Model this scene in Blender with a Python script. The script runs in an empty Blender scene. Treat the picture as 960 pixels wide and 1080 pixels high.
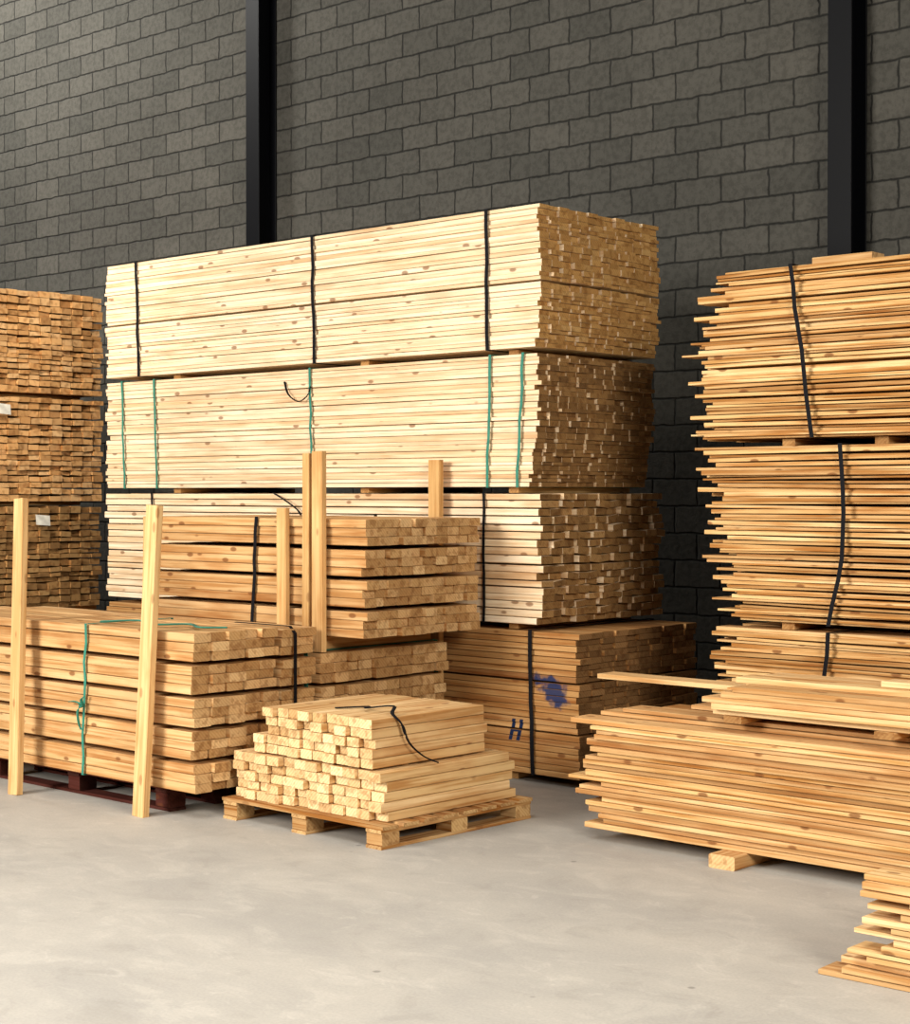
import bpy, math, random
from mathutils import Vector, Matrix
random.seed(7)
S = bpy.context.scene
col = S.collection
U = random.uniform

def lin(c):
    return tuple(((v/255)/12.92 if v/255 <= .04045 else (((v/255)+.055)/1.055)**2.4) for v in c) + (1,)

# ------------------------------------------------------------------ materials
class NT:
    def __init__(s, name):
        s.m = bpy.data.materials.new(name); s.m.use_nodes = True
        s.t = s.m.node_tree; s.b = s.t.nodes['Principled BSDF']
    def n(s, kind, **kw):
        x = s.t.nodes.new(kind)
        for k, v in kw.items(): setattr(x, k, v)
        return x
    def l(s, a, b): s.t.links.new(a, b)
    def math(s, op, a, b=None, c=None):
        x = s.n('ShaderNodeMath', operation=op)
        for i, v in enumerate((a, b, c)):
            if v is None: continue
            if isinstance(v, (int, float)): x.inputs[i].default_value = v
            else: s.l(v, x.inputs[i])
        return x.outputs[0]
    def vmath(s, op, a, b):
        x = s.n('ShaderNodeVectorMath', operation=op)
        for i, v in enumerate((a, b)):
            if isinstance(v, tuple): x.inputs[i].default_value = v
            else: s.l(v, x.inputs[i])
        return x.outputs[0]
    def mix(s, f, a, b, blend='MIX'):
        x = s.n('ShaderNodeMix', data_type='RGBA', blend_type=blend)
        for i, v in ((0, f), (6, a), (7, b)):
            if isinstance(v, (int, float, tuple)): x.inputs[i].default_value = v
            else: s.l(v, x.inputs[i])
        return x.outputs[2]
    def ramp(s, f, stops):
        x = s.n('ShaderNodeValToRGB'); e = x.color_ramp.elements
        while len(e) < len(stops): e.new(.5)
        for i, (p, c) in enumerate(stops): e[i].position = p; e[i].color = c
        s.l(f, x.inputs[0]); return x.outputs[0]
    def smooth(s, v, a, b):
        x = s.n('ShaderNodeMapRange', interpolation_type='SMOOTHSTEP')
        s.l(v, x.inputs[0]); x.inputs[1].default_value = a; x.inputs[2].default_value = b
        return x.outputs[0]

def wood(name, side, end, knots=1.0, paint=False, grain=.5, stain=.5):
    k = NT(name)
    tc = k.n('ShaderNodeTexCoord'); oi = k.n('ShaderNodeObjectInfo'); ge = k.n('ShaderNodeNewGeometry')
    rnd = k.math('FRACT', k.math('ADD', k.math('MULTIPLY', oi.outputs['Random'], 5.37), ge.outputs['Random Per Island']))
    rnd2 = k.math('FRACT', k.math('MULTIPLY', rnd, 13.7))
    off = k.math('MULTIPLY', rnd, 41.0)
    cmb = k.n('ShaderNodeCombineXYZ'); k.l(off, cmb.inputs[0]); k.l(off, cmb.inputs[1]); k.l(off, cmb.inputs[2])
    v = k.vmath('ADD', tc.outputs['Object'], cmb.outputs[0])
    ns = k.n('ShaderNodeTexNoise'); ns.inputs['Scale'].default_value = 1; ns.inputs['Detail'].default_value = 5
    k.l(k.vmath('MULTIPLY', v, (1.8, 55, 55)), ns.inputs['Vector'])
    n = len(side)
    base = k.ramp(rnd, [(i/(n-1), lin(c)) for i, c in enumerate(side)])
    g = k.smooth(ns.outputs[0], .38, .66)
    dark = k.mix(1.0, base, lin((205, 172, 130)), 'MULTIPLY')
    c = k.mix(k.math('MULTIPLY', g, grain*1.5), base, dark)
    # long soft stains
    n2 = k.n('ShaderNodeTexNoise'); n2.inputs['Scale'].default_value = 1; n2.inputs['Detail'].default_value = 3
    k.l(k.vmath('MULTIPLY', v, (2.6, 7, 7)), n2.inputs['Vector'])
    c = k.mix(k.math('MULTIPLY', k.smooth(n2.outputs[0], .48, .72), stain), c, k.mix(1.0, c, lin((208, 168, 124)), 'MULTIPLY'))
    # knots
    vo = k.n('ShaderNodeTexVoronoi'); vo.inputs['Scale'].default_value = 1
    k.l(k.vmath('MULTIPLY', v, (5.0, 11, 11)), vo.inputs['Vector'])
    kn = k.math('SUBTRACT', 1.0, k.smooth(vo.outputs['Distance'], .10, .17))
    c = k.mix(k.math('MULTIPLY', kn, .8*knots), c, lin((118, 72, 38)))
    # end grain
    m = len(end)
    ec = k.ramp(rnd2, [(i/(m-1), lin(q)) for i, q in enumerate(end)])
    wv = k.n('ShaderNodeTexWave', wave_type='RINGS', rings_direction='X')
    wv.inputs['Scale'].default_value = 22; wv.inputs['Distortion'].default_value = 2
    k.l(v, wv.inputs['Vector'])
    ec = k.mix(k.math('MULTIPLY', wv.outputs['Fac'], .3), ec, k.mix(1.0, ec, lin((200, 160, 115)), 'MULTIPLY'))
    n4 = k.n('ShaderNodeTexNoise'); n4.inputs['Scale'].default_value = 28; n4.inputs['Detail'].default_value = 4
    k.l(ge.outputs['Position'], n4.inputs['Vector'])
    ec = k.mix(k.math('MULTIPLY', k.smooth(n4.outputs[0], .5, .62), .45), ec, k.mix(1.0, ec, lin((168, 134, 98)), 'MULTIPLY'))
    sx = k.n('ShaderNodeSeparateXYZ'); k.l(tc.outputs['Normal'], sx.inputs[0])
    isend = k.math('GREATER_THAN', k.math('ABSOLUTE', sx.outputs[0]), .6)
    c = k.mix(isend, c, ec)
    if paint:
        sp = k.n('ShaderNodeSeparateXYZ'); k.l(ge.outputs['Position'], sp.inputs[0])
        sn = k.n('ShaderNodeSeparateXYZ'); k.l(ge.outputs['Normal'], sn.inputs[0])
        X, Z = sp.outputs[0], sp.outputs[2]
        front = k.math('LESS_THAN', sn.outputs[1], -.5)
        pn = k.n('ShaderNodeTexNoise'); pn.inputs['Scale'].default_value = 20; pn.inputs['Detail'].default_value = 4; k.l(ge.outputs['Position'], pn.inputs['Vector'])
        def blob(cx, cz, ax, az, r):
            a = k.math('MULTIPLY', k.math('SUBTRACT', X, cx), ax); b = k.math('MULTIPLY', k.math('SUBTRACT', Z, cz), az)
            d = k.math('SQRT', k.math('ADD', k.math('MULTIPLY', a, a), k.math('MULTIPLY', b, b)))
            d = k.math('ADD', d, k.math('MULTIPLY', k.math('SUBTRACT', pn.outputs[0], .5), .13))
            return k.math('SUBTRACT', 1.0, k.smooth(d, r-.02, r+.02))
        bl = k.math('MAXIMUM', blob(-5.80, .53, .8, 1.1, .065), k.math('MAXIMUM', blob(-5.86, .575, .5, 1.6, .045), blob(-5.76, .475, .9, 1, .05)))
        c = k.mix(k.math('MULTIPLY', k.math('MULTIPLY', bl, front), .94), c, lin((20, 42, 80)))
        def stroke(cx):
            a = k.math('ABSOLUTE', k.math('SUBTRACT', k.math('SUBTRACT', X, cx), k.math('MULTIPLY', k.math('SUBTRACT', Z, .285), .25)))
            b = k.math('ABSOLUTE', k.math('SUBTRACT', Z, .285))
            return k.math('MULTIPLY', k.math('LESS_THAN', a, .0125), k.math('LESS_THAN', b, .06))
        bar = k.math('MULTIPLY', k.math('LESS_THAN', k.math('ABSOLUTE', k.math('SUBTRACT', X, -6.063)), .028), k.math('LESS_THAN', k.math('ABSOLUTE', k.math('SUBTRACT', Z, .278)), .005))
        st = k.math('MAXIMUM', k.math('MAXIMUM', stroke(-6.09), stroke(-6.035)), bar)
        c = k.mix(k.math('MULTIPLY', st, front), c, lin((22, 36, 66)))
    k.l(c, k.b.inputs['Base Color'])
    k.b.inputs['Roughness'].default_value = .85
    k.b.inputs['Specular IOR Level'].default_value = .12
    bp = k.n('ShaderNodeBump'); bp.inputs['Strength'].default_value = .5; bp.inputs['Distance'].default_value = .004
    k.l(ns.outputs[0], bp.inputs['Height']); k.l(bp.outputs[0], k.b.inputs['Normal'])
    return k.m

M = {}
PS = [(242, 222, 190), (245, 227, 198), (234, 210, 172), (243, 224, 193), (226, 198, 158), (245, 227, 197), (238, 214, 177)]
M['pale'] = wood('pale_pine', PS, [(206, 166, 106), (190, 148, 90), (178, 136, 82), (200, 158, 98), (166, 126, 74), (208, 170, 112)], .9, grain=.32, stain=.35)
M['pale_shaded'] = wood('pale_pine_shaded_ends', PS, [(158, 122, 76), (144, 110, 68), (132, 100, 62), (164, 128, 82), (122, 92, 58), (152, 116, 72)], .9, grain=.32, stain=.35)  # shade on the second bundle's ends is painted in as darker end colours
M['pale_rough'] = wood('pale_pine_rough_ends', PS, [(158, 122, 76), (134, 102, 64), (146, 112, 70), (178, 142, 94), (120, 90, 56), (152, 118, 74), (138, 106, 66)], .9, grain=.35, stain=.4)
M['gold'] = wood('golden_pine', [(216, 178, 126), (198, 160, 110), (224, 190, 140), (186, 146, 98), (210, 172, 120)],
                 [(216, 180, 130), (194, 158, 108), (170, 132, 86), (224, 192, 142)], 1)
M['amber'] = wood('amber_pine', [(220, 182, 126), (198, 158, 104), (230, 196, 144), (178, 138, 88), (212, 174, 118), (222, 188, 132), (234, 206, 154)],
                  [(190, 148, 94), (156, 116, 72)], 1, grain=.65)
M['tan'] = wood('tan_pine', [(206, 164, 108), (180, 136, 84)],
                [(232, 186, 128), (218, 170, 112), (196, 148, 94), (236, 196, 142), (168, 124, 76), (224, 178, 120)], 1)
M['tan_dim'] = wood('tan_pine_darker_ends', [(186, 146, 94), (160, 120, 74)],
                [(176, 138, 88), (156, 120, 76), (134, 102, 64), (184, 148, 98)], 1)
M['fresh'] = wood('fresh_pine', [(224, 192, 140), (212, 178, 126), (232, 202, 154), (200, 162, 110)],
                  [(230, 200, 150), (212, 180, 130), (238, 212, 164), (194, 158, 108)], .9)
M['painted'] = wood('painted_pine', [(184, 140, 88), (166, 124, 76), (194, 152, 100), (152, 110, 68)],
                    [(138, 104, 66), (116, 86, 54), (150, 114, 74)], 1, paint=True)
M['post'] = wood('post_pine', [(214, 176, 120), (204, 164, 108), (222, 186, 132)], [(210, 176, 124), (190, 156, 108)], .6, grain=.35)
M['pallet'] = wood('worn_pallet_wood', [(190, 152, 102), (166, 130, 86), (206, 170, 120)], [(206, 172, 120), (178, 142, 96)], .6, grain=.8)
M['red'] = wood('red_stained_wood', [(90, 42, 34), (70, 36, 30), (100, 48, 38)], [(78, 42, 34), (60, 34, 28)], .3)

def plain(name, c, rough=.5, metal=0, var=.15, scale=20, spec=.3):
    k = NT(name); tc = k.n('ShaderNodeTexCoord')
    ns = k.n('ShaderNodeTexNoise'); ns.inputs['Scale'].default_value = scale; k.l(tc.outputs['Object'], ns.inputs['Vector'])
    d = tuple(v*(1-var) for v in c)
    k.l(k.ramp(ns.outputs[0], [(.3, lin(d)), (.7, lin(c))]), k.b.inputs['Base Color'])
    k.b.inputs['Roughness'].default_value = rough; k.b.inputs['Metallic'].default_value = metal
    k.b.inputs['Specular IOR Level'].default_value = spec
    return k.m
M['black_strap'] = plain('black_strapping', (20, 20, 24), .7, spec=.1)
M['green_strap'] = plain('green_strapping', (52, 132, 112), .6)
M['paper'] = plain('white_paper', (235, 232, 220), .8)
M['steel'] = plain('dark_painted_steel', (7, 8, 12), .5, 0, spec=.12)

# concrete floor
k = NT('polished_concrete'); ge = k.n('ShaderNodeNewGeometry')
def nz(scale, det, stretch=(1, 1, 1), dist=0, rough=.5):
    x = k.n('ShaderNodeTexNoise'); x.inputs['Scale'].default_value = scale; x.inputs['Detail'].default_value = det
    x.inputs['Distortion'].default_value = dist; x.inputs['Roughness'].default_value = rough
    k.l(k.vmath('MULTIPLY', ge.outputs['Position'], stretch), x.inputs['Vector']); return x.outputs[0]
a = nz(.8, 8, (1, 1.6, 1), .3, .65); b = nz(3.2, 10, (1, 1.3, 1), .8, .65); c3 = nz(90, 3)
c = k.ramp(a, [(.3, lin((154, 151, 145))), (.5, lin((166, 162, 154))), (.7, lin((178, 173, 163)))])
c = k.mix(k.math('MULTIPLY', k.smooth(b, .50, .64), .26), c, lin((196, 191, 180)))
c = k.mix(k.math('MULTIPLY', k.smooth(b, .46, .34), .24), c, lin((132, 128, 121)))
sc = nz(1.0, 8, (3, 5, 1), 2.2, .65)
c = k.mix(k.math('MULTIPLY', k.smooth(sc, .58, .70), .24), c, lin((206, 201, 191)))
c = k.mix(k.math('MULTIPLY', k.smooth(c3, .35, .65), .14), c, lin((112, 110, 105)))
vs = k.n('ShaderNodeTexVoronoi'); vs.inputs['Scale'].default_value = 2.7; k.l(ge.outputs['Position'], vs.inputs['Vector'])
c = k.mix(k.math('MULTIPLY', k.math('SUBTRACT', 1.0, k.smooth(vs.outputs['Distance'], .02, .05)), .55), c, lin((90, 88, 84)))
k.l(c, k.b.inputs['Base Color']); k.b.inputs['Roughness'].default_value = .6
k.b.inputs['Specular IOR Level'].default_value = .3
M['floor'] = k.m

# concrete block wall
k = NT('concrete_block'); ge = k.n('ShaderNodeNewGeometry')
sp = k.n('ShaderNodeSeparateXYZ'); k.l(ge.outputs['Position'], sp.inputs[0])
cb = k.n('ShaderNodeCombineXYZ'); k.l(sp.outputs[0], cb.inputs[0]); k.l(sp.outputs[2], cb.inputs[1])
wn = k.n('ShaderNodeTexNoise'); wn.inputs['Scale'].default_value = 11; wn.inputs['Detail'].default_value = 6; k.l(ge.outputs['Position'], wn.inputs['Vector'])
wob = k.vmath('ADD', cb.outputs[0], k.vmath('MULTIPLY', wn.outputs['Color'], (.034, .026, 0)))
br = k.n('ShaderNodeTexBrick'); k.l(wob, br.inputs['Vector'])
br.inputs['Scale'].default_value = 1; br.inputs['Brick Width'].default_value = .38; br.inputs['Row Height'].default_value = .19
br.inputs['Mortar Size'].default_value = .012; br.inputs['Mortar Smooth'].default_value = 1.0
br.inputs['Color1'].default_value = lin((78, 77, 72)); br.inputs['Color2'].default_value = lin((89, 87, 81))
br.inputs['Mortar'].default_value = lin((46, 46, 44))
n1 = k.n('ShaderNodeTexNoise'); n1.inputs['Scale'].default_value = 22; n1.inputs['Detail'].default_value = 8; n1.inputs['Roughness'].default_value = .72; k.l(ge.outputs['Position'], n1.inputs['Vector'])
n3 = k.n('ShaderNodeTexNoise'); n3.inputs['Scale'].default_value = .8; n3.inputs['Detail'].default_value = 6; k.l(ge.outputs['Position'], n3.inputs['Vector'])
c = k.mix(k.math('MULTIPLY', k.smooth(n1.outputs[0], .42, .62), .42), br.outputs['Color'], k.mix(1.0, br.outputs['Color'], (.42, .42, .42, 1), 'MULTIPLY'))
c = k.mix(k.math('MULTIPLY', k.smooth(n3.outputs[0], .4, .65), .25), c, k.mix(1.0, c, (.5, .5, .5, 1), 'MULTIPLY'))
k.l(c, k.b.inputs['Base Color']); k.b.inputs['Roughness'].default_value = .95; k.b.inputs['Specular IOR Level'].default_value = .1
h = k.math('ADD', k.math('MULTIPLY', br.outputs['Fac'], -.8), k.math('MULTIPLY', n1.outputs[0], .9))
bp = k.n('ShaderNodeBump'); bp.inputs['Strength'].default_value = .85; bp.inputs['Distance'].default_value = .014
k.l(h, bp.inputs['Height']); k.l(bp.outputs[0], k.b.inputs['Normal'])
M['wall'] = k.m

# ------------------------------------------------------------------ geometry helpers
def mesh_obj(name, verts, faces, mat, parent=None, loc=(0, 0, 0)):
    me = bpy.data.meshes.new(name); me.from_pydata(verts, [], faces); me.update()
    me.materials.append(mat)
    o = bpy.data.objects.new(name, me); col.objects.link(o); o.location = loc
    if parent: o.parent = parent
    return o
def tag(o, label, cat, group=None, kind=None):
    o['label'] = label; o['category'] = cat
    if group: o['group'] = group
    if kind: o['kind'] = kind
    return o
def empty(name, loc, rz=0):
    o = bpy.data.objects.new(name, None); col.objects.link(o); o.location = loc; o.rotation_euler = (0, 0, rz)
    o.empty_display_size = .1
    return o
def board_geo(L, w, t, bowy=0, bowz=0, c=None, o=(0, 0, 0), roll=0):
    """sawn board, chamfered arrises, length along X"""
    if c is None: c = min(w, t)*.08
    hw, ht = w/2, t/2
    prof = [(-hw+c, -ht), (hw-c, -ht), (hw, -ht+c), (hw, ht-c), (hw-c, ht), (-hw+c, ht), (-hw, ht-c), (-hw, -ht+c)]
    if roll:
        cr, sr = math.cos(roll), math.sin(roll); prof = [(y*cr-z*sr, y*sr+z*cr) for y, z in prof]
    st = 2 if (bowy == 0 and bowz == 0) else 9
    V = []; F = []
    for i in range(st):
        s = i/(st-1); q = 1-(2*s-1)**2
        for (y, z) in prof: V.append((o[0]-L/2+L*s, o[1]+y+bowy*q, o[2]+z+bowz*q))
    for i in range(st-1):
        for j in range(8):
            a = i*8+j; b = i*8+(j+1) % 8
            F.append((a, a+8, b+8, b))
    F.append(tuple(range(8))); F.append(tuple(reversed([(st-1)*8+j for j in range(8)])))
    F = [tuple(reversed(f)) for f in F]
    return V, F
def board(name, x0, x1, y, z, w, t, mat, parent=None, base=(0, 0, 0), bowy=0, bowz=0, rz=0, roll=0):
    V, F = board_geo(x1-x0, w, t, bowy, bowz, roll=roll)
    o = mesh_obj(name, V, F, mat, parent, ((x0+x1)/2-base[0], y-base[1], z-base[2])); o.rotation_euler[2] = rz
    return o
def ribbon(name, pts, nrm, wdir, w, t, mat, parent=None, closed=True):
    V = []; F = []; n = len(pts)
    for p, q in zip(pts, nrm):
        p = Vector(p); q = Vector(q); d = Vector(wdir)
        V += [tuple(p-d*w/2), tuple(p+d*w/2), tuple(p+d*w/2+q*t), tuple(p-d*w/2+q*t)]
    for i in range(n if closed else n-1):
        a = i*4; b = ((i+1) % n)*4
        for j in range(4): F.append((a+j, a+(j+1) % 4, b+(j+1) % 4, b+j))
    if not closed: F += [(3, 2, 1, 0), tuple((n-1)*4+j for j in range(4))]
    return mesh_obj(name, V, F, mat, parent)
def strap(parent, base, mat, xt, xb, y0, y1, z0, z1, off=.012, w=.018, wob=.006, mid=0):
    """band wrapped round a bundle's cross-section"""
    P = []; N = []
    a, b, c, d = y0-off, y1+off, z0-.002, z1+.004
    m = 9
    for i in range(m):
        s = i/(m-1); x = xt+(xb-xt)*s+mid*math.sin(math.pi*s)+(U(-wob, wob) if 0 < i < m-1 else 0)
        P.append((x, a, d+(c-d)*s)); N.append((0, -1, 1 if i == 0 else (-1 if i == m-1 else 0)))
    P += [(xb, b, c), (xt, b, d)]; N += [(0, 1, -1), (0, 1, 1)]
    P = [(p[0]-base[0], p[1]-base[1], p[2]-base[2]) for p in P]
    return ribbon('strap', P, N, (1, 0, 0), w, .0022, mat, parent)
def tube(name, pts, r, mat, parent=None, base=(0, 0, 0), ns=6, sub=4):
    P = [Vector(p)-Vector(base) for p in pts]
    Q = []
    for i in range(len(P)-1):
        p0 = P[max(i-1, 0)]; p1 = P[i]; p2 = P[i+1]; p3 = P[min(i+2, len(P)-1)]
        for s in range(sub):
            u = s/sub
            Q.append(.5*((2*p1)+(-p0+p2)*u+(2*p0-5*p1+4*p2-p3)*u*u+(-p0+3*p1-3*p2+p3)*u**3))
    Q.append(P[-1]); V = []; F = []
    for i, q in enumerate(Q):
        d = (Q[min(i+1, len(Q)-1)]-Q[max(i-1, 0)]).normalized()
        up = Vector((0, 0, 1)) if abs(d.z) < .9 else Vector((1, 0, 0))
        a = d.cross(up).normalized(); b = a.cross(d)
        for j in range(ns):
            t = 2*math.pi*j/ns; V.append(tuple(q+a*math.cos(t)*r*1.6+b*math.sin(t)*r*.6))
    for i in range(len(Q)-1):
        for j in range(ns): F.append((i*ns+j, i*ns+(j+1) % ns, (i+1)*ns+(j+1) % ns, (i+1)*ns+j))
    F.append(tuple(reversed(range(ns)))); F.append(tuple((len(Q)-1)*ns+j for j in range(ns)))
    return mesh_obj(name, V, F, mat, parent)

def bundle(label, x0, x1, y0, y1, z0, z1, rows, cols, mat, jl=.02, jr=.02, jy=.006, group=None, n=100,
           gaps=(), gap=.012, lay_r=.01, lay_l=.01, fill=.96, bow=0, shape=None, tmin=.92, vary=.0, roll=0, splay=0):
    base = ((x0+x1)/2, (y0+y1)/2, z0)
    R = empty('lumber_bundle', base); tag(R, label, 'lumber', group)
    hs = [1+U(-vary, vary) for _ in range(rows)]; q_ = (z1-z0-gap*len(gaps))/sum(hs); hs = [v*q_ for v in hs]
    w = (y1-y0)/cols
    V = []; F = []; z = z0; items = []
    for r in range(rows):
        h = hs[r]
        if r in gaps: z += gap
        lr = U(-lay_r, lay_r); ll = U(-lay_l, lay_l); ly = U(-jy, jy)
        for c in range(cols):
            sl = sr = 0
            if shape: sl, sr = shape(r/(rows-1), c/(cols-1))
            xa = x0+ll+sl+U(-jl, jl); xb = x1+lr+sr+U(-jr, jr)
            yy = y0+(c+.5)*w+ly+(U(-jy, jy) if c == 0 else U(-.002, .002))
            tt = h*fill*U(tmin, 1.0)
            rl = U(-roll, roll) if (roll and 0 < r < rows-1 and c > 0) else 0
            items.append((c, r, xa, xb, yy, z+tt*.5, w*(.98 if not rl else .95), tt, rl))
        z += h
    items.sort(key=lambda q: (q[0], q[1]))
    for i, (c, r, xa, xb, yy, zz, ww, tt, rl) in enumerate(items):
        if i < n:
            bw = U(-bow, bow) if (bow and 0 < r < rows-1) else 0
            board('board', xa, xb, yy, zz, ww, tt, mat, R, base, bowz=bw, bowy=U(-bow, bow) if c == 0 else 0, roll=rl, rz=U(-splay, splay) if c == 0 else 0)
        else:
            v, f = board_geo(xb-xa, ww, tt, o=((xa+xb)/2-base[0], yy-base[1], zz-base[2]), roll=rl)
            k0 = len(V); V += v; F += [tuple(q+k0 for q in g) for g in f]
    if V:
        o = mesh_obj('inner_boards', V, F, mat, R); o['kind'] = 'stuff'
    return R, base

def bearers(label, group, xs, y0, y1, z0, z1, mat=None, w=.07):
    for x in xs:
        V, F = board_geo(y1-y0, w, z1-z0-.005)
        o = mesh_obj('bearer', V, F, mat or M['amber'], None, (x, (y0+y1)/2, (z0+z1)/2-.0015)); o.rotation_euler[2] = math.pi/2
        tag(o, label, 'bearer', group)

# ------------------------------------------------------------------ setting
def slab(name, a, b, mat):
    (x0, y0, z0), (x1, y1, z1) = a, b
    V = [(x0, y0, z0), (x1, y0, z0), (x1, y1, z0), (x0, y1, z0), (x0, y0, z1), (x1, y0, z1), (x1, y1, z1), (x0, y1, z1)]
    F = [(3, 2, 1, 0), (4, 5, 6, 7), (0, 1, 5, 4), (1, 2, 6, 5), (2, 3, 7, 6), (3, 0, 4, 7)]
    o = mesh_obj(name, V, F, mat); o['kind'] = 'structure'; return o
slab('floor', (-24, -7, -.2), (8, 10.2, 0), M['floor'])
slab('wall_back', (-24, 9.9, 0), (8, 10.2, 9), M['wall'])

def column(x, label):
    R = empty('steel_column', (x, 9.79, 0)); tag(R, label, 'column', 'steel columns against the block wall')
    def bx(name, a, b):
        (x0, y0, z0), (x1, y1, z1) = a, b
        V, F = board_geo(z1-z0, y1-y0, x1-x0, c=.003)
        V = [((x0+x1)/2+v[2], (y0+y1)/2+v[1], (z0+z1)/2+v[0]) for v in V]
        F = [tuple(reversed(f)) for f in F]
        return mesh_obj(name, V, F, M['steel'], R)
    bx('front_flange', (-.085, -.10, .012), (.085, -.086, 8.9)); bx('rear_flange', (-.085, .092, .012), (.085, .106, 8.9))
    bx('web', (-.006, -.086, .012), (.006, .092, 8.9)); bx('base_plate', (-.15, -.13, 0), (.15, .105, .012))
column(-11.11, 'dark steel column on the block wall behind the tall pale stack')
column(-5.45, 'dark steel column on the block wall above the ragged board stack')

# ------------------------------------------------------------------ tall pale stack
Y0, Y1 = 7.214, 8.34
G = 'bundles of the tall pale stack'
def bulge(a, lean=0):
    return lambda t, c: (0, a*math.sin(math.pi*t)*math.sin(math.pi*(.15+.75*c))-lean*(1-t))
R, b = bundle('topmost bundle of the tall pale stack, bright white pine with three black straps', -9.82, -5.91, Y0, Y1, 2.405, 3.19, 29, 13, M['pale'],
       .014, .014, .005, G, gaps=(14,), gap=.012, tmin=.9, fill=.98, vary=.35, bow=.002, shape=bulge(.05))
for x, x2 in ((-9.47, -9.44), (-7.70, -7.68), (-6.27, -6.26)): strap(R, b, M['black_strap'], x, x2, Y0, Y1, 2.405, 3.19, w=.024, off=.014)
R, b = bundle('second bundle from top of the tall pale stack, bound with green straps', -9.82, -5.90, Y0, Y1-.03, 1.635, 2.37, 28, 13, M['pale_shaded'],
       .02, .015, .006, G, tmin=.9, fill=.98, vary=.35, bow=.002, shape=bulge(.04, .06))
for x, x2 in ((-9.63, -9.60), (-9.27, -9.24), (-7.72, -7.70), (-6.24, -6.26), (-6.00, -6.04)):
    st = strap(R, b, M['green_strap'], x, x2, Y0, Y1-.03, 1.635, 2.37, w=.018, off=.015)
    if x == -7.72:
        tube('strap_tail', [(-7.95, Y0-.014, 2.30), (-7.90, Y0-.03, 2.22), (-7.80, Y0-.04, 2.17), (-7.73, Y0-.03, 2.20), (-7.71, Y0-.015, 2.26)], .005, M['black_strap'], st, b)
R, b = bundle('third bundle from top of the tall pale stack, behind the timber posts', -9.82, -5.90, Y0, Y1+.03, .875, 1.60, 17, 11, M['pale_rough'],
       .018, .024, .006, G, gaps=(8,), gap=.008, tmin=.82, fill=.975, vary=.2, roll=.12, shape=bulge(.03))
for x in (-9.3, -6.29):
    st = strap(R, b, M['black_strap'], x, x, Y0, Y1+.03, .875, 1.60)
    if x == -9.3: tube('strap_tail', [(-8.05, Y0-.02, 1.60), (-7.92, Y0-.05, 1.56), (-7.80, Y0-.05, 1.50), (-7.76, Y0-.05, 1.46)], .006, M['black_strap'], st, b)
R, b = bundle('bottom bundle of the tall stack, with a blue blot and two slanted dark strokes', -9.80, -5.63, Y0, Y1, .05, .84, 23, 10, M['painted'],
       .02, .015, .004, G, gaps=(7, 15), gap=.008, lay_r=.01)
strap(R, b, M['black_strap'], -5.95, -5.93, Y0, Y1, .05, .84, w=.026)
for i, (za, zb, nm) in enumerate(((0, .05, 'under the bottom bundle of the tall pale stack'), (.84, .875, 'between the two lowest bundles of the tall pale stack'),
                   (1.60, 1.635, 'between the second and third bundles of the tall pale stack'), (2.37, 2.405, 'between the two top bundles of the tall pale stack'))):
    bearers('thin wooden bearer '+nm, 'bearers '+nm, (-9.1, -7.3, -6.12), Y0+.05, Y1-.03, za, zb)

# ------------------------------------------------------------------ far left stack, seen by its ends
G = 'bundles of the left stack seen end on'
zs = [(.06, .64), (.68, 1.50), (1.535, 2.36), (2.395, 3.21)]
LB = ['bottom bundle of the end-on left stack, behind the low strapped stack', 'dim third bundle from top of the end-on left stack, pale tag on it',
      'second bundle from top of the end-on left stack, white tag at its left', 'topmost bundle of the end-on stack at the left edge']
for i, (za, zb) in enumerate(zs):
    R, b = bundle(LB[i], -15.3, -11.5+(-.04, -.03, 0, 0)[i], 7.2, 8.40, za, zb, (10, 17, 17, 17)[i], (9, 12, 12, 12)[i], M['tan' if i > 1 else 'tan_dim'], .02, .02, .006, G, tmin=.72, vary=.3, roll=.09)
    if i in (1, 2):
        y = (7.72, 7.36)[i-1]; z = (1.43, 2.30)[i-1]
        mesh_obj('paper_tag', [(0, 0, 0), (.004, .13, -.01), (.012, .13, -.09), (.01, 0, -.08), (-.001, 0, 0), (.003, .13, -.01), (.011, .13, -.09), (.009, 0, -.08)],
                 [(0, 3, 2, 1), (4, 5, 6, 7), (0, 1, 5, 4), (1, 2, 6, 5), (2, 3, 7, 6), (3, 0, 4, 7)], M['paper'], R, (-11.445-b[0], y-b[1], z-b[2]))
bearers('wooden bearer under the third bundle of the end-on left stack', 'bearers of the left stack, low', (-14.4, -13, -11.62), 7.2, 8.4, .64, .68)
bearers('wooden bearer between the second and third bundles of the end-on left stack', 'bearers of the left stack, middle', (-14.4, -13, -11.7), 7.22, 8.3, 1.50, 1.535)
bearers('wooden bearer between the two top bundles of the end-on left stack', 'bearers of the left stack, top', (-14.4, -13, -11.7), 7.22, 8.3, 2.36, 2.395)
bearers('wooden bearer on the floor under the end-on left stack', 'bearers of the left stack, floor', (-14.4, -13, -11.8), 7.22, 8.3, 0, .06)

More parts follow.
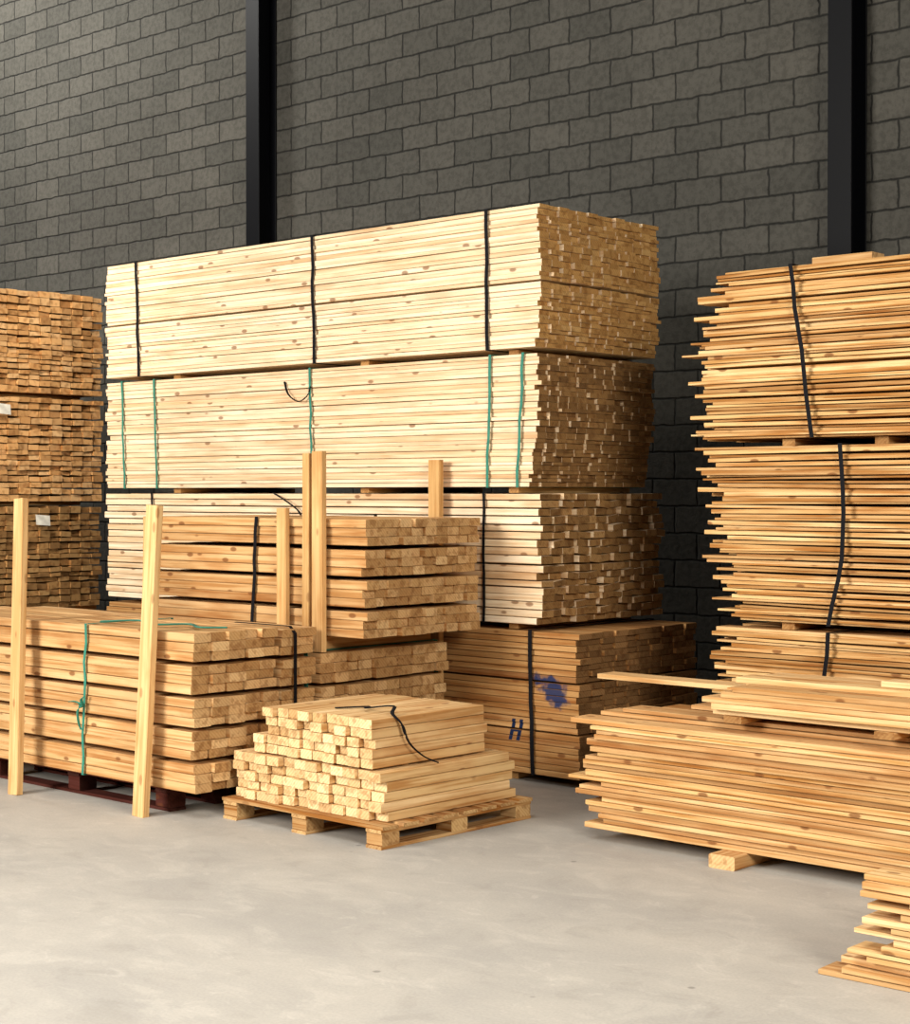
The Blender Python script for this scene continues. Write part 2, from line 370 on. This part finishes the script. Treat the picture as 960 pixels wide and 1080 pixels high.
# ------------------------------------------------------------------ ragged right stack
G = 'bundles of the ragged right stack'
def ragged(lo):
    def f(t, c): return (lo(t), 0)
    return f
R, b = bundle('topmost bundle of the ragged right stack, one slanting black strap', -4.86, -1.35, 7.2, 8.3, 1.87, 2.70, 48, 9, M['amber'],
       .09, .09, .013, G, gaps=(5, 13, 21, 30, 39), gap=.006, lay_l=.04, fill=.99, bow=.012, shape=ragged(lambda t: .09*t+.10*max(0, t-.85)/.15+.02*math.sin(t*9)), tmin=.78, vary=.45, splay=.005)
strap(R, b, M['black_strap'], -4.29, -4.17, 7.2, 8.3, 1.87, 2.70, off=.04, w=.022)
R, b = bundle('middle bundle of the ragged right stack, thin boards with a long black strap', -4.79, -1.3, 7.2, 8.3, .97, 1.83, 49, 9, M['amber'],
       .09, .09, .013, G, gaps=(6, 15, 25, 33, 41), gap=.006, lay_l=.04, fill=.99, bow=.012, shape=ragged(lambda t: .13*(1-t)+.02*math.sin(t*11)), tmin=.78, vary=.45, splay=.005)
strap(R, b, M['black_strap'], -4.02, -4.08, 7.2, 8.3, .97, 1.83, off=.04, w=.022, mid=.05)
R, b = bundle('bottom bundle of the ragged right stack, behind the long loose board pile', -4.70, -1.3, 7.2, 8.3, .07, .93, 44, 9, M['amber'],
       .07, .09, .013, G, lay_l=.04, fill=.99, bow=.008, tmin=.78, vary=.35, splay=.004)
strap(R, b, M['black_strap'], -4.08, -4.15, 7.2, 8.3, .07, .93, off=.04, w=.022)
bearers('wooden bearer between the two upper bundles of the ragged right stack', 'upper bearers of the right stack', (-4.35, -3.85, -2.2), 7.25, 8.28, 1.83, 1.87)
bearers('wooden bearer between the two lower bundles of the ragged right stack', 'lower bearers of the right stack', (-4.35, -3.0, -2.0), 7.25, 8.28, .93, .97)
bearers('wooden bearer on the floor under the ragged right stack', 'floor bearers of the right stack', (-4.35, -3.0, -2.0), 7.25, 8.28, 0, .07)
o = board('timber_offcut', -4.24, -3.92, 7.34, 2.703+.02, .12, .04, M['gold']); tag(o, 'short timber offcut lying on top of the ragged right stack', 'timber')

# ------------------------------------------------------------------ middle stack (two bundles)
G = 'bundles of the middle stack'
R, b = bundle('upper bundle of the middle stack, square timber ends facing right', -8.05, -6.22, 6.18, 7.08, .845, 1.465, 12, 10, M['gold'],
       .02, .025, .004, G, gaps=(3, 6, 9), gap=.022, lay_r=.016, fill=.985, tmin=.95)
strap(R, b, M['black_strap'], -7.04, -7.08, 6.18, 7.08, .845, 1.465, w=.024)
R, b = bundle('lower bundle of the middle stack, mostly hidden behind the low left stack', -8.25, -6.46, 6.10, 7.08, .07, .76, 12, 10, M['gold'],
       .02, .02, .006, G, gaps=(3, 6, 9), gap=.018, lay_r=.014, fill=.985, tmin=.95)
strap(R, b, M['green_strap'], -6.56, -6.54, 6.10, 7.08, .07, .76, w=.03)
bearers('thick wooden bearer between the two bundles of the middle stack', 'bearers of the middle stack', (-7.9, -7.2, -6.6), 6.22, 7.06, .765, .843)
bearers('wooden bearer on the floor under the middle stack', 'floor bearers of the middle stack', (-7.9, -7.2, -6.7), 6.22, 7.06, 0, .07)

# ------------------------------------------------------------------ pallets
def pallet(label, cx, cy, w, d, h, mat, rz, ndeck=7, skid='y'):
    """deck boards run along local X, stringers along local Y; bottom boards along Y or X"""
    R = empty('pallet', (cx, cy, 0), rz); tag(R, label, 'pallet')
    t = .016; bh = h-2*t-.015
    for i in range(ndeck):
        y = -d/2+.05+i*(d-.1)/(ndeck-1)
        V, F = board_geo(w, .1*min(1, d/ndeck/.11), t); mesh_obj('deck_board', V, F, mat, R, (0, y, h-t/2))
    for x in (-w/2+.06, 0, w/2-.06):
        V, F = board_geo(d, .1, t)
        o = mesh_obj('stringer_board', V, F, mat, R, (x, 0, h-t*1.5)); o.rotation_euler[2] = math.pi/2
        if skid == 'y':
            V, F = board_geo(d, .1, .015)
            o = mesh_obj('bottom_board', V, F, mat, R, (x, 0, .0075)); o.rotation_euler[2] = math.pi/2
        for y in (-d/2+.06, 0, d/2-.06):
            V, F = board_geo(.1, .11, bh); mesh_obj('block', V, F, mat, R, (x, y, .015+bh/2))
    if skid == 'x':
        for y in (-d/2+.06, 0, d/2-.06):
            V, F = board_geo(w, .1, .015); mesh_obj('bottom_board', V, F, mat, R, (0, y, .0075))
    return R
PH = .104
pallet('small worn wooden pallet carrying the short stack of fresh timber', -5.866, 5.92, 1.13, 1.03, PH, M['pallet'], math.radians(-1), 8)
pallet('low dark red pallet under the low strapped stack at left', -7.56, 5.68, 1.62, .70, .126, M['red'], 0, 6, 'x')

# ------------------------------------------------------------------ low left stack
G = 'bundles of the low left stack'
R, b = bundle('low golden bundle at left front, tied with a knotted green strap', -8.95, -6.47, 5.26, 5.80, .134, .915, 15, 5, M['gold'],
       .02, .025, .004, G, gaps=(3, 6, 9, 12), gap=.022, lay_r=.01, bow=.003, fill=.985, tmin=.95)
st = strap(R, b, M['green_strap'], -7.33, -7.36, 5.26, 5.80, .134, .915, w=.018, wob=.008)
for k_, pts in enumerate(([(-7.34, 5.235, .50), (-7.38, 5.215, .515), (-7.43, 5.22, .51), (-7.46, 5.235, .505)], [(-7.34, 5.235, .50), (-7.325, 5.215, .53), (-7.31, 5.23, .55)],
             [(-7.34, 5.23, .50), (-7.355, 5.215, .47), (-7.345, 5.21, .42), (-7.35, 5.23, .37)])):
    tube('strap_tail', pts, .005, M['green_strap'], st, b)
tube('knot', [(-7.362, 5.238, .495), (-7.345, 5.22, .51), (-7.33, 5.225, .50), (-7.338, 5.22, .488), (-7.355, 5.238, .50)], .007, M['green_strap'], st, b)
tube('strap_tail', [(-7.3, 5.32, .93), (-7.1, 5.42, .94), (-6.95, 5.36, .93), (-6.8, 5.50, .932), (-6.62, 5.42, .93), (-6.5, 5.50, .93)], .008, M['green_strap'], st, b)
R, b = bundle('narrow golden bundle behind the knotted low bundle at left, black strap on its end', -8.9, -6.465, 5.825, 6.06, .134, .905, 15, 2, M['gold'],
       .02, .014, .004, G, gaps=(3, 6, 9, 12), gap=.022, lay_r=.008, fill=.985, tmin=.95)
ribbon('strap', [(-6.437-b[0], 5.90-b[1], z-b[2]) for z in (.30, .45, .60, .75, .88)]+[(-6.475-b[0], 5.90-b[1], .913-b[2]), (-6.9-b[0], 5.90-b[1], .913-b[2])],
       [(1, 0, 0)]*5+[(0, 0, 1)]*2, (0, 1, 0), .02, .003, M['black_strap'], R, closed=False)

# ------------------------------------------------------------------ timber posts
def post(label, p0, p1, w, t, mat=None):
    p0 = Vector(p0); p1 = Vector(p1); d = (p1-p0); L = d.length; d.normalize()
    x = d; z = Vector((0, -1, 0)); y = z.cross(x).normalized(); z = x.cross(y)
    V, F = board_geo(L, w, t)
    o = mesh_obj('timber_post', V, F, mat or M['post'])
    m = Matrix((x, y, z)).transposed().to_4x4(); m.translation = (p0+p1)/2; o.matrix_world = m
    tag(o, label, 'post', 'upright timber posts'); return o
post('upright timber post at the left edge, against the low strapped stack', (-7.755, 5.10, 0), (-7.85, 5.205, 1.57), .085, .04)
post('upright timber post leaning right, second from left, bottom on bare floor', (-6.77, 5.17, 0), (-6.71, 5.215, 1.54), .09, .04)
PZ = .764
post('short timber post standing just left of the two tallest posts', (-6.80, 6.145, PZ), (-6.80, 6.145, 1.52), .075, .03)
post('tall timber post, right one of the close pair before the middle stack', (-6.515, 6.142, PZ), (-6.515, 6.142, 1.82), .08, .035)
post('tall timber post, left one of the close pair before the middle stack', (-6.615, 6.148, PZ), (-6.61, 6.148, 1.81), .05, .03)
post('timber post rising behind the middle stack, only its top showing', (-6.60, 7.14, 0), (-6.60, 7.14, 1.79), .085, .04)
post('slim timber post at the left end of the middle stack', (-7.98, 6.145, PZ), (-7.96, 6.145, 1.45), .07, .03)

# ------------------------------------------------------------------ short stack on the small pallet
G = 'short boards stacked on the small pallet'
def short(xc, yc, z, w, t, L, lab):
    V, F = board_geo(L, w, t)
    o = mesh_obj('short_board', V, F, M['fresh'], None, (xc, yc, z)); o.rotation_euler[2] = math.radians(89)
    tag(o, lab, 'board', G+(' upper tier' if 'upper' in lab else ' lower tier'))
z = PH+.0005; h = .0455
for r in range(5):
    n_ = 12; x0, x1 = -6.405, -5.365; w = (x1-x0)/n_; lay = U(-.006, .006)
    for i in range(n_):
        short(x0+(i+.5)*w, 5.475+.44+lay+U(-.028, .022), z+h/2, w-.005, h-.0015-U(0, .003), .88, 'fresh pale short board in the wider lower tier on the small pallet')
    z += h
zt = z
for yy in (5.70, 6.12):
    o = board('spacer_lath', -6.20, -5.46, yy, z+.004, .045, .0075, M['pallet']); tag(o, 'thin lath separating the two tiers of short boards on the small pallet', 'lath', 'laths between the short board tiers')
z += .0082
for r in range(5):
    w = .0825; n_ = (10, 10, 9, 9, 9)[r]; x1 = -5.435; lay = U(-.006, .006)
    for i in range(n_):
        short(x1-(i+.5)*w, 5.472+.38+lay+U(-.028, .022), z+h/2, w-.005, h-.0015-U(0, .003), .76, 'fresh pale short board in the narrower upper tier on the small pallet')
    z += h
o = tube('loose_strap', [(-5.85, 5.62, z+.006), (-5.76, 5.75, z+.008), (-5.66, 5.64, z+.02), (-5.56, 5.72, z+.03), (-5.47, 5.62, z+.012), (-5.41, 5.62, z-.03), (-5.40, 5.66, z-.12), (-5.385, 5.74, z-.19), (-5.345, 5.80, zt+.012)], .006, M['black_strap'])
tag(o, 'loose black strap trailing over the short stack on the small pallet', 'strap')

# ------------------------------------------------------------------ long loose pile at right
z = .06; t = .0230
for r in range(23):
    tt = t*(1.35 if r in (3, 10, 16) else U(.8, 1.15))
    ll = -4.79+U(-.05, .05)+(.07 if r < 3 else 0); ly = U(-.016, .016)
    for c in range(4):
        yy = 6.20+.08+c*.155+ly+U(-.0015, .0015)
        xa = ll+U(-.06, .08)+(.06*c if r > 19 else 0)
        if r == 22 and c in (0, 2): continue
        if r == 21 and c == 0: continue
        o = board('long_board', xa, -1.7+U(-.15, .15), yy, z+tt/2-.0005, .149, tt-.001-U(0, .003), M['amber'] if random.random() < .45 else M['gold'])
        tag(o, 'long golden board in the loose pile resting on floor blocks at right', 'board', 'long boards of the loose pile at right')
    z += tt
for x in (-3.98, -2.3):
    V, F = board_geo(.85, .13, .0595)
    o = mesh_obj('timber_block', V, F, M['gold'], None, (x, 6.52, .03)); o.rotation_euler[2] = math.pi/2
    tag(o, 'squared timber block poking out under the loose long pile' if x < -3 else 'squared timber block under the right part of the loose long pile', 'block')
zp = z
for x in (-4.02, -3.3, -2.3):
    V, F = board_geo(.60, .09, .03)
    o = mesh_obj('bearer', V, F, M['amber'], None, (x, 6.54, zp+.0155)); o.rotation_euler[2] = math.pi/2
    tag(o, 'wooden bearer between the loose long pile and pale boards on it', 'bearer', 'bearers on the loose long pile')
z = zp+.031
for r in range(6):
    tt = .028 if r % 2 else .024; ly = U(-.02, .02)
    for c in range(4):
        if r == 5 and c in (0, 3): continue
        xa = -4.18+U(-.06, .06)+.025*r
        if r == 2 and c == 3: xa = -5.08
        o = board('long_board', xa, -1.8+U(-.1, .1), 6.24+.075+c*.145+ly, z+tt/2, .14, tt-.001, M['fresh'] if random.random() < .75 else M['gold'])
        if r == 2 and c == 3: tag(o, 'thin pale board jutting far left above the loose long pile', 'board')
        else: tag(o, 'pale fresh board in the upper tier over the loose long pile', 'board', 'pale boards on top of the loose pile')
    z += tt
o = board('long_board', -3.42, -1.9, 6.50, z+.013, .12, .025, M['fresh']); tag(o, 'shorter pale board lying topmost at the right edge above the loose pile', 'board')

# ------------------------------------------------------------------ corner pile
z = 0; lefts = [-2.93, -2.80, -2.84, -2.72, -2.76, -2.62, -2.66, -2.74, -2.58, -2.68, -2.64, -2.72, -2.62, -2.70, -2.68, -2.72]
for r in range(16):
    tt = (.016, .022, .024, .018)[r % 4]+.002; ly = U(-.02, .02); rz = U(-.03, .03) if r else .03
    for c in range(3):
        yy = 5.06+c*.17+ly; xa = lefts[r]+U(-.04, .07)+c*.06
        o = board('rough_board', xa, -1.1+U(-.1, .1), yy, z+tt/2, .13, tt-.0015-(.004 if r % 3 == 1 else .001), M['fresh'] if random.random() < .7 else M['gold'], rz=rz)
        tag(o, 'rough board in the small uneven pile at the lower right corner', 'board', 'rough boards of the corner pile')
    z += tt

# ------------------------------------------------------------------ lights
def area(name, loc, tgt, size, power, color, spread=180):
    l = bpy.data.lights.new(name, 'AREA'); l.shape = 'SQUARE'; l.size = size; l.energy = power; l.color = color; l.spread = math.radians(spread)
    o = bpy.data.objects.new(name, l); col.objects.link(o); o.location = loc
    o.rotation_euler = (Vector(tgt)-Vector(loc)).to_track_quat('-Z', 'Y').to_euler()
area('key_light', (-8.2, -4, 4.4), (-7.0, 7, 1.4), 3.4, 1560, (1, .945, .87))
area('right_light', (3.8, 1.3, 4.4), (-6, 6.5, .8), 2.4, 740, (1, .93, .81))
area('left_stack_fill', (-7.2, 2.6, 6.0), (-11.8, 7.9, 2.8), .8, 34, (1, .90, .76), 45)  # unseen lamp added only to brighten the end-on left stack
area('wall_fill', (-15.0, 6.2, 8.2), (-14.6, 9.9, 6.0), 2.0, 560, (1, .97, .91))  # added light out of view, lifts the upper left of the block wall
area('overhead_light', (-4, 0.8, 8), (-4.2, 1.6, 0), 4, 240, (1, .96, .91), 90)
W = bpy.data.worlds.new('World'); S.world = W; W.use_nodes = True
W.node_tree.nodes['Background'].inputs[0].default_value = (.95, .96, 1, 1)
W.node_tree.nodes['Background'].inputs[1].default_value = .045

S.view_settings.view_transform = 'Standard'
S.view_settings.look = 'None'

# ------------------------------------------------------------------ camera
cam = bpy.data.cameras.new('camera'); co = bpy.data.objects.new('camera', cam); col.objects.link(co)
cam.sensor_fit = 'VERTICAL'; cam.sensor_height = 24; cam.lens = 24*1788/1080
co.location = (0, 0, 1.6); co.rotation_euler = (math.radians(90-.64), 0, math.radians(42.1))
S.camera = co
